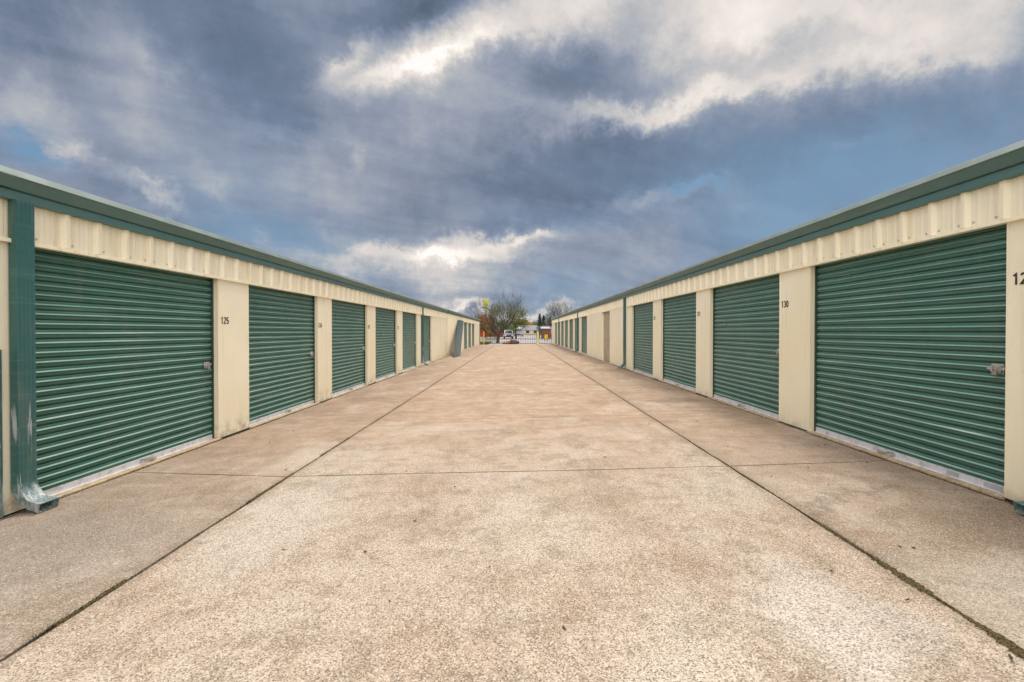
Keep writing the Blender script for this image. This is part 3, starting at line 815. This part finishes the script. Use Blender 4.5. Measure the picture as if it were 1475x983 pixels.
def bushy_tree(x, y, h, w, label, m, seed, n=2600, size=.14, group=None, name='tree', trunk=.3):
    rng = random.Random(seed); e = empty(name, (x, y, -.05), label, 'tree' if name == 'tree' else 'shrub', group)
    tb = MB(); cl = []
    for _ in range(26):
        a = rng.uniform(0, 6.28); r = w/2*math.sqrt(rng.random())*.85; zz = h*trunk + (h*(1-trunk))*rng.random()**.8*(1-.45*(r/(w/2))**2)
        cl.append((math.cos(a)*r, math.sin(a)*r, zz))
    tb.tube([(0,0,-.1), (0,0,h*trunk), (.1,0,h*.75)], [h*.03, h*.022, h*.008], 7, cap=False)
    for c in cl[:14]: tb.tube([(0,0,h*trunk*.9), (c[0]*.5, c[1]*.5, (h*trunk+c[2])/2), c], [h*.012, h*.008, h*.003], 4, cap=False)
    tb.build('trunk', M_bark, e, normals=False)
    lv = MB(); leaves(lv, cl, n, w*.085, size, rng); lv.build('crown', m, e, normals=False)
    return e
def conifer(x, y, h, w, label, seed, group=None):
    rng = random.Random(seed); e = empty('conifer_tree', (x, y, -.05), label, 'conifer', group)
    tb = MB(); tb.tube([(0,0,-.1),(0,0,h*.97)], [h*.022, h*.003], 7, cap=False); tb.build('trunk', M_bark, e, normals=False)
    lv = MB()
    for _ in range(2200):
        t = rng.random()**.8; r = w/2*(1-t)**.6*(.45+.55*rng.random())*(1+.25*math.sin(t*40)); a = rng.uniform(0, 6.28)
        p = Vector((math.cos(a)*r, math.sin(a)*r, h*(.10+.9*t)))
        o = Vector((math.cos(a), math.sin(a), rng.uniform(-.3,.5))).normalized()*.16*h/5; s_ = Vector((-math.sin(a), math.cos(a), 0))*.07*h/5
        lv.poly([p-o, p+s_, p+o, p-s_])
    lv.build('crown', L_cedar, e, normals=False); return e

def wp(px, Y): return (px-VX)*Y/F
def hz(py, Y): return CAMZ + (VY-py)*Y/F
bare_tree(wp(717, 57), 57, 6.4, 'big bare spreading tree behind the gate, left of the white car', 11, L_olive, 5200, lambda p: p.x > -.6 and p.z < 4.6, multi=5, lsize=.042)
bushy_tree(wp(743, 90), 90, 6.3, 4.6, 'leafy olive-green tree behind the white car, right of the big bare tree', L_olive, 5, 2600, .13, trunk=.36)
bushy_tree(wp(698, 84), 84, 4.3, 5.2, 'rust-brown tree by the end of the left building', L_rust, 6, 3000, .15)
bushy_tree(wp(706, 92), 92, 3.6, 3.0, 'dark green bush between rust-brown tree and bare tree', L_green, 16, 1800, .14)
bare_tree(wp(815, 66), 66, 6.6, 'bare grey tree rising behind the right building roof', 21)
bare_tree(wp(800, 80), 80, 5.6, 'thin bare tree beside the dark conifers, just above the right roof end', 23)
conifer(wp(777.5, 105), 105, 5.6, 2.4, 'left slim dark conifer of the pair right of centre', 31, 'dark conifers by the house')
conifer(wp(783, 104), 104, 5.2, 2.5, 'right slim dark conifer of the pair right of centre', 32, 'dark conifers by the house')
conifer(wp(792, 100), 100, 4.6, 2.8, 'broad dark conifer touching the end of the right roof', 33, 'dark conifers by the house')
bushy_tree(wp(757, 185), 185, 5.6, 6.5, 'orange autumn tree above the distant house roof', L_orange, 41, 2200, .28)
bushy_tree(wp(768, 190), 190, 4.9, 8, 'olive tree right of the orange autumn tree', L_olive, 42, 2200, .28)
bushy_tree(wp(748, 178), 178, 5.6, 5, 'bright green tree left of the orange autumn tree', L_green, 43, 2000, .26)
bushy_tree(wp(728, 120), 120, 4.4, 6, 'dark green tree behind the white car', L_green, 44, 2200, .2)
bushy_tree(wp(777, 200), 200, 5.4, 8, 'rusty tree behind the slim conifers', L_rust, 45, 2200, .28)
# far treeline as one mass
rng = random.Random(3); lv = MB()
for i in range(9000):
    x = rng.uniform(-260, 260); y = 330 + rng.uniform(-20, 20); h = 5.5+2.5*math.sin(x*.05)+1.6*math.sin(x*.21+1)
    z = h*rng.random()**.6; s_ = rng.uniform(.8, 1.9)
    a = Vector((rng.uniform(-1,1), rng.uniform(-1,1), rng.uniform(-1,1))).normalized(); b = a.orthogonal().normalized()
    p = Vector((x, y, z)); lv.poly([p-a*s_, p-b*s_, p+a*s_, p+b*s_])
tag(lv.build('far_treeline', leaf_m('far_leaf', (.07,.085,.05), (.12,.11,.06)), normals=False), 'low olive-brown line of trees on the horizon', 'treeline', kind='stuff')
# grass verge left of the lot
rng = random.Random(4); gr = MB()
for i in range(9000):
    x = rng.uniform(-14, -3.3); y = rng.uniform(49.6, 66); h = rng.uniform(.04, .16); a = rng.uniform(0, 6.28)
    gr.poly([(x-.02*math.cos(a), y-.02*math.sin(a), -.09), (x+.02*math.cos(a), y+.02*math.sin(a), -.09), (x+rng.uniform(-.04,.04), y, h-.05)])
tag(gr.build('verge_grass', L_olive, normals=False), 'dry green grass on the verge beyond the gate', 'grass', kind='stuff')

# ------------------------------------------------------------------ vehicles (metres, +y = towards the back, front faces -y)
M_white = mat('white_car_paint', col=(.50,.50,.52), rough=.25); M_red = mat('red_car_paint', col=(.42,.035,.030), rough=.25)
M_glass = mat('dark_glass', col=(.03,.035,.045), rough=.08, spec=.8); M_tyre = mat('tyre_rubber', col=(.02,.02,.02), rough=.9)
M_lampg = mat('headlight_glass', col=(.8,.8,.78), rough=.15); M_tail = mat('tail_light_red', col=(.5,.02,.02), rough=.2)
M_orange = mat('orange_marking', col=(.7,.25,.03), rough=.5)
def car(name, x, y, rz, L_, W_, H_, prof, glass, m, label, cat, bonnet=True):
    """prof: side outline (y,z) of the body; glass: list of (y0,z0,y1,z1) quads on the sides"""
    e = empty(name, (x, y, -.02), label, cat, rz=rz)
    mb = MB(); n = len(prof); rings = []
    xs = [-.5, -.47, -.30, 0, .30, .47, .5]
    for u in xs:
        k = abs(u)
        sh = 1 if k < .4 else (.985 if k < .48 else .95)
        rings.append([mb.bm.verts.new((u*W_*(1-.20*max(0, (q[1]/H_-.55))*(k/.5)), q[0]*sh, .3+(q[1]-.3)*(1 if k < .4 else .985 if k < .48 else .955))) for q in prof])
    for r0, r1 in zip(rings, rings[1:]):
        for k in range(n): mb.bm.faces.new((r0[k], r0[(k+1) % n], r1[(k+1) % n], r1[k]))
    mb.bm.faces.new(rings[0][::-1]); mb.bm.faces.new(rings[-1])
    mb.build('body', m, e, smooth=False)
    hw = W_/2
    for (kind, q) in glass:
        mb = MB()
        if kind == 'side':
            for s_ in (-1, 1):
                (ya, yb, za, zb_) = q
                f = lambda z: s_*(hw*(1-.20*max(0, z/H_-.55))+.004)
                P4 = [(f(za), ya, za), (f(za), yb, za), (f(zb_), yb-.06, zb_), (f(zb_), ya+.06, zb_)]
                A = [mb.bm.verts.new(p) for p in P4]; mb.bm.faces.new(A)
            mb.build('side_window', M_glass, e)
        else:
            (y0, z0, y1, z1, w0, w1) = q; d_ = -.012 if kind == 'front' else .012
            mb.poly([(-w0/2, y0+d_, z0), (w0/2, y0+d_, z0), (w1/2, y1+d_, z1), (-w1/2, y1+d_, z1)])
            mb.build('windscreen' if kind == 'front' else 'rear_window', M_glass, e)
    for s_ in (-1, 1):
        for yy in (-L_*.31, L_*.30):
            w = MB(); r = .34 if H_ < 2.2 else .45
            Mx = Matrix.Translation((s_*(hw-.10), yy, r)) @ Matrix.Rotation(R(90), 4, 'Y')
            lathe(w, [(r*.6, -.12), (r*.95, -.11), (r, -.07), (r, .07), (r*.95, .11), (r*.6, .12)], 18, Mx); wo_ = w.build('wheel', M_tyre, e)
            w = MB(); lathe(w, [(r*.58, -.125), (r*.55, -.128), (r*.2, -.10), (r*.2, .10), (r*.55, .128), (r*.58, .125)], 14, Mx); w.build('rim', M_galv, wo_)
        w = MB(); w.box(s_*hw*.72-.13, s_*hw*.72+.13, -L_/2-.015, -L_/2+.05, .66, .80, .02); w.build('headlight', M_lampg, e)
        w = MB(); w.box(s_*hw*.85-.07, s_*hw*.85+.07, L_/2-.05, L_/2+.012, .75, 1.0, .01); w.build('tail_light', M_tail, e)
        w = MB(); w.box(s_*(hw+.09)-.09, s_*(hw+.09)+.09, -L_*.22, -L_*.22+.06, 1.02, 1.16, .02); w.build('wing_mirror', M_dark, e)
    w = MB(); w.box(-hw*.45, hw*.45, -L_/2-.012, -L_/2+.04, .52, .74, .01); w.build('grille', M_dark, e)
    w = MB(); w.box(-hw*.96, hw*.96, -L_/2-.05, -L_/2+.06, .30, .50, .03); w.build('bumper', M_dark, e)
    return e
suv = [(-2.2,.32),(-2.25,.55),(-2.2,.90),(-1.25,1.05),(-.65,1.70),(-.4,1.76),(1.9,1.74),(2.2,1.15),(2.25,.6),(2.2,.32)]
car('parked_car', wp(732, 90), 92, R(3), 4.5, 1.85, 1.76, suv, [('front', (-1.25,1.06,-.68,1.66,1.55,1.22)), ('rear', (2.2,1.16,1.93,1.68,1.4,1.2)), ('side', (-.7,.5,1.08,1.62)), ('side', (.6,1.8,1.08,1.62))], M_white, 'white car parked facing the gate, right of the bare tree trunk', 'car')
van = [(-2.3,.32),(-2.4,.6),(-2.32,.95),(-1.75,1.15),(-1.05,1.85),(-.7,1.97),(2.2,1.97),(2.35,1.7),(2.4,.6),(2.35,.32)]
car('parked_van', wp(708, 94), 94, R(90), 4.8, 1.9, 1.97, van, [('front', (-1.74,1.17,-1.08,1.82,1.6,1.35)), ('side', (-1.1,-.2,1.15,1.75)), ('side', (0,1.2,1.15,1.75))], M_red, 'red van parked sideways behind the bare tree trunk', 'van')
bus = [(-3.4,.35),(-3.5,.7),(-3.48,1.35),(-3.3,2.35),(-3.05,2.72),(3.3,2.75),(3.5,2.6),(3.5,.6),(3.45,.35)]
bs = car('motorhome', wp(747.5, 130), 133, R(-4), 7.0, 2.35, 2.75, bus, [('front', (-3.48,1.42,-3.32,2.20,2.05,1.95)), ('side', (-2.8,-1.6,1.4,2.1)), ('side', (-1,2.6,1.4,2.1))], M_white, 'white motorhome facing the gate with a dark windscreen band, beyond the parked car', 'motorhome')
w = MB(); w.box(-1.1, 1.1, -3.53, -3.49, 1.02, 1.14); w.build('stripe', M_dark, bs)

# ------------------------------------------------------------------ distant buildings
M_brick = mat('red_brown_brick', col=(.20,.075,.045), rough=.9); M_shing = mat('grey_shingle', col=(.17,.18,.20), rough=.8)
M_wcream = mat('pale_house_wall', col=(.55,.47,.33), rough=.8); M_wpaint = mat('white_trim_paint', col=(.40,.40,.40), rough=.5); M_awn = mat('green_awning', col=(.02,.16,.09), rough=.6)
def house(name, x, y, w, d, hw, hr, mw, mr, label, wins, rz=0, doorx=None, awn=None):
    e = empty(name, (x, y, -.05), label, 'house', rz=rz)
    mb = MB(); mb.box(-w/2, w/2, 0, d, 0, hw); wl = mb.build('wall', mw, e)
    mb = MB(); o = .35
    mb.prism([(-o, hw), (d/2, hr), (d+o, hw), (d+o, hw-.1), (d/2, hr-.12), (-o, hw-.1)], -w/2-o, w/2+o, 'x')
    rf = mb.build('roof', mr, e)
    mb = MB(); mb.box(-w/2-o, w/2+o, -o-.04, -o-.003, hw-.14, hw+.02); mb.build('fascia', M_wpaint, rf)
    for (a, b_, z0, z1) in wins:
        mb = MB(); mb.box(a-.08, b_+.08, -.05, -.003, z0-.08, z1+.08); f = mb.build('window', M_wpaint, e)
        mb = MB(); mb.box(a, b_, -.07, -.052, z0, z1); mb.build('pane', M_glass, f)
    if doorx is not None:
        mb = MB(); mb.box(doorx, doorx+1, -.06, -.003, 0, 2.05); dd = mb.build('door', M_orange, e)
        mb = MB(); mb.box(doorx+.85, doorx+.9, -.12, -.06, 1, 1.06); mb.build('handle', M_steel, dd)
    return e
house('house', wp(768, 160), 160, 11.5, 9, 2.2, 3.7, M_wcream, M_shing, 'long pale house with grey roof beyond the parking lot, right of the motorhome',
      [(-4.6,-3.8,.9,1.8), (-2.6,-1.4,.9,1.8), (.2,1.2,.9,1.8), (2.8,4.2,.9,1.8)], doorx=-5.4)
house('house', wp(741, 190), 190, 5, 7, 2.9, 4.9, M_wpaint, M_wpaint, 'white gabled house peeping above the motorhome', [(-1.6,-.6,1.0,2.0), (.6,1.6,1.0,2.0)])
house('brick_house', wp(797, 92), 92, 4.3, 5, 2.15, 2.5, M_brick, M_wpaint, 'low red-brown brick hut with white roof edge at the end of the right building', [(.6,1.5,.9,1.7)])
# green awning on posts
aw = empty('green_canopy', (wp(780, 118), 118, -.05), 'green canopy on posts below the slim conifers', 'canopy')
mb = MB(); mb.prism([(-.8, 2.35), (.0, 2.75), (.8, 2.35), (.8, 2.28), (0, 2.66), (-.8, 2.28)], -1.3, 1.3, 'x'); mb.build('canopy', M_awn, aw)
for sx in (-1.2, 1.2):
    for sy in (-.7, .7): mb = MB(); mb.box(sx-.05, sx+.05, sy-.05, sy+.05, 0, 2.3); mb.build('leg', M_wpaint, aw)
# yellow waste skip
sk = empty('waste_container', (wp(786.3, 72), 72, -.02), 'yellow waste container beside the brick hut', 'container')
mb = MB(); mb.prism([(-.30, .15), (.30, .15), (.36, .90), (-.36, 1.05)], -.24, .26, 'x'); mb.build('bin', M_yel, sk)
mb = MB(); mb.box(-.26, .28, -.40, .40, 1.04, 1.10, .01); mb.build('lid', M_dark, sk)
for sx in (-.22, .24):
    for sy in (-.2, .2): mb = MB(); mb.tube([(sx-.03, sy, .09), (sx+.03, sy, .09)], .09, 12); mb.build('wheel', M_tyre, sk)
# white post of a carport
cp = empty('white_pole', (wp(794.3, 62), 62, -.02), 'white pole with a flat cap at the end of the right building', 'pole')
mb = MB(); mb.tube([(0,0,0),(0,0,2.1)], .05, 10); mb.box(-.09, .09, -.09, .09, 2.1, 2.14); mb.build('pipe', M_wpaint, cp)
# yellow pylon sign
sg = empty('pylon_sign', (wp(700, 150), 150, -.05), 'tall yellow sign on a pole above the left building end', 'sign')
mb = MB(); mb.tube([(0,0,0),(0,0,9.2)], .14, 10); mb.build('pole', M_iron, sg)
M_sign = mat('yellow_sign_panel', col=(.45,.46,.05), rough=.5)
mb = MB(); mb.box(-.85, .85, -.15, .15, hz(449,150)+2.9-1.0, hz(430,150)-.2, .05); mb.build('upper_panel', M_sign, sg)
mb = MB(); mb.box(-.4, .4, -.14, .14, hz(449,150)-.0, hz(449,150)+1.6, .04); mb.build('lower_panel', M_sign, sg)
# curved street lamp
lp = empty('street_lamp', (wp(713, 75), 75, -.05), 'dark street lamp with an arm curving left across the bare tree', 'street lamp')
pts = [(0,0,0),(0,0,2.2),(-.35,0,3.6),(-.75,0,4.7),(-1.2,0,5.35),(-1.7,0,5.5)]
mb = MB(); mb.tube(pts, [.09,.08,.07,.06,.05,.045], 8); mb.build('pole', M_iron, lp)
mb = MB(); mb.box(-2.1, -1.6, -.12, .12, 5.38, 5.5, .03); mb.build('lamp_head', M_iron, lp)
# low pale wall and rubble heap inside the verge
lw = empty('low_wall', (wp(706, 62), 62, -.08), 'low pale block wall left of the tree trunk behind the gate', 'wall')
mb = MB(); mb.box(-1.3, 1.0, -.1, .1, 0, .62, .01); mb.build('block_course', mat('pale_block', col=(.52,.54,.47), rough=.9), lw)
mb = MB(); mb.box(-1.36, 1.06, -.14, .14, .622, .70, .01); mb.build('coping', M_sill, lw)
M_rock = mat('rusty_rock', col=(.36,.18,.09), rough=.95)
M_rockd = mat('dark_rock', col=(.10,.07,.055), rough=.95)
rng = random.Random(9)
spots = [(727,.42,0),(731,.5,0),(735,.55,0),(738.5,.62,1),(741.5,.60,1),(733,.35,0),(743.8,.5,1)]
labs = ['small rusty boulder at the left end of the heap behind the gate','low rusty boulder second from left in the heap behind the gate','rounded rusty boulder in the middle of the heap behind the gate',
        'dark boulder right of the rusty ones in the heap behind the gate','large dark boulder in the heap below the white car','flat rusty boulder in front of the heap behind the gate','dark boulder at the right end of the heap behind the gate']
for (px, r, dk), lb in zip(spots, labs):
    mb = MB(); bmesh.ops.create_icosphere(mb.bm, subdivisions=3, radius=r*.62)
    ph = rng.uniform(0, 9)
    for v in mb.bm.verts:
        n = math.sin(v.co.x*7+ph)*math.cos(v.co.y*6+ph)+math.sin(v.co.z*9+ph*2)
        v.co *= 1+.12*n; v.co.z *= .8
    o = mb.build('boulder', M_rockd if dk else M_rock, loc=(wp(px, 51.8), 51.8+rng.uniform(-.4,.4), r*.26))
    tag(o, lb, 'boulder', 'boulders heaped behind the gate')

# ------------------------------------------------------------------ weeds in the joints, leaves
def weed_b(h, b):
    p = pos(h); n = h.noise(p, 130, 4, .7); m2 = h.noise(p, 9, 4, .6)
    c = h.mix(h.step(n, .42, .6), (.035,.026,.016), (.17,.13,.065)); c = h.mix(h.m('MULTIPLY', h.step(m2, .55, .7), .4), c, (.085,.08,.03))
    h.put(b.inputs['Base Color'], c); bump(h, b, n, 1.0, .008)
M_weed = mat('joint_weed', weed_b, rough=.95, spec=.1)
rng = random.Random(12); wd = MB()
def tuft(x, y, n, h, sp, sy=None):
    z = gz(x)-.02
    for _ in range(n):
        a = rng.uniform(0, 6.28); hh = h*rng.uniform(.4, 1.2); bx_, by_ = x+rng.gauss(0, sp), y+rng.gauss(0, sy or sp*3)
        ln = rng.uniform(.4, 1.2)*hh
        wd.poly([(bx_-.0018, by_, z), (bx_+.0018, by_+.001, z), (bx_+math.cos(a)*ln*1.2, by_+math.sin(a)*ln, z+.02+hh*.6)])
yy = 1.7
while yy < 9:
    den = 55 if yy < 3.1 else (14 if yy < 4.6 else 4)
    if math.sin(yy*5)+rng.uniform(-.6, 1.3) > 0: tuft(JR, yy, den, .022, .009 if yy < 3.1 else .006, .03)
    yy += .035
for (px, py) in [(130,862),(145,852),(60,915),(385,712),(400,700),(365,722),(470,655),(60,910),(88,893)]:
    X_, Y_ = gpt(px, py); tuft(JL, Y_, 55, .022, .010, .05)
yy = 2.0
while yy < 14:
    if rng.random() < .35: tuft(JL, yy, 6, .014, .005, .03)
    yy += .08
for s_, X_ in ((-1, XL), (1, XR)):
    yy = 2.5
    while yy < 16:
        if rng.random() < .22: tuft(X_-s_*.055, yy, 10, .02, .008, .04)
        yy += .1
tuft(3.86-.1, 3.36, 60, .05, .012, .03)
def ribbon(xc, y0, y1, wf):
    yy = y0; prev = None
    while yy < y1:
        w = wf(yy)*rng.uniform(.55, 1.35); xo = xc+rng.uniform(-.004, .004)
        cur = [wd.bm.verts.new((xo+k*w, yy+rng.uniform(-.003, .003), gz(xo)+(.0045 if abs(k) < 1 else -.004)+rng.uniform(-.002, .002))) for k in (-1, -.4, .3, 1)]
        if prev:
            for k in range(3): wd.bm.faces.new((prev[k], prev[k+1], cur[k+1], cur[k]))
        prev = cur; yy += .012
ribbon(XL+.060, 3.3, 16, lambda y: .010 if math.sin(y*3.3)+math.sin(y*7.1) > .2 else .003)
ribbon(XR-.060, 3.0, 16, lambda y: .010 if math.sin(y*2.7)+math.sin(y*8.3) > .1 else .003)
ribbon(JR, 1.6, 4.2, lambda y: .024*max(.25, min(1, (3.6-y)/1.0))*(1+.5*math.sin(y*11)) if y < 3.5 else .006)
for (py0, py1) in [(905,840),(730,690),(665,640)]:
    ya_ = gpt(0, py0)[1]; yb_ = gpt(0, py1)[1]; ribbon(JL, ya_, yb_, lambda y: .014)
tag(wd.build('joint_weeds', M_weed, normals=False), 'dry brown-green weeds growing in the concrete joints', 'weeds', kind='stuff')
M_leafd = mat('dead_leaf', col=(.055,.032,.018), rough=.8)
base = None
for (px, py, s_) in [(1190,642,1.5),(1180,643,1),(1165,675,1),(1250,668,.8),(1022,598,1),(1005,608,.9),(872,660,1),(585,680,1),(597,753,.9),(655,703,.7),(738,718,.8),(525,798,1),(813,909,.9),(1310,868,.9),(1318,792,1),(1298,790,.9),(1460,952,1.2),(411,678,1.2),(422,622,1),(388,639,.7),(1058,622,.8),(1049,645,.6),(966,577,.8),(560,870,.7),(705,820,.6),(1112,688,.8),(895,566,.8),(406,795,.7),(1200,826,.8),(660,574,.7),(935,612,.7),(1195,700,.7)]:
    X_, Y_ = gpt(px, py)
    mb = MB(); n = 7; v0 = []
    for k in range(n):
        a = 2*math.pi*k/n; r = .011*s_*(1+.5*math.cos(a*2))*rng.uniform(.8, 1.2); v0.append((r*math.cos(a), r*math.sin(a)*.7, .004+.008*abs(math.sin(a*1.5+s_))*rng.random()))
    A = [mb.bm.verts.new(p) for p in v0]; B = [mb.bm.verts.new((p[0], p[1], p[2]+.0015)) for p in v0]
    ca = mb.bm.verts.new((0,0,.003)); cb = mb.bm.verts.new((0,0,.0055))
    for k in range(n):
        mb.bm.faces.new((A[k], ca, A[(k+1)%n])); mb.bm.faces.new((B[k], B[(k+1)%n], cb)); mb.bm.faces.new((A[k], A[(k+1)%n], B[(k+1)%n], B[k]))
    o = mb.build('dead_leaf', M_leafd, loc=(X_, Y_, gz(X_)+.001)); o.rotation_euler = (0, 0, rng.uniform(0, 6.28))
    tag(o, 'small curled dead leaf lying on the concrete pavement', 'leaf', 'dead leaves scattered over the concrete')
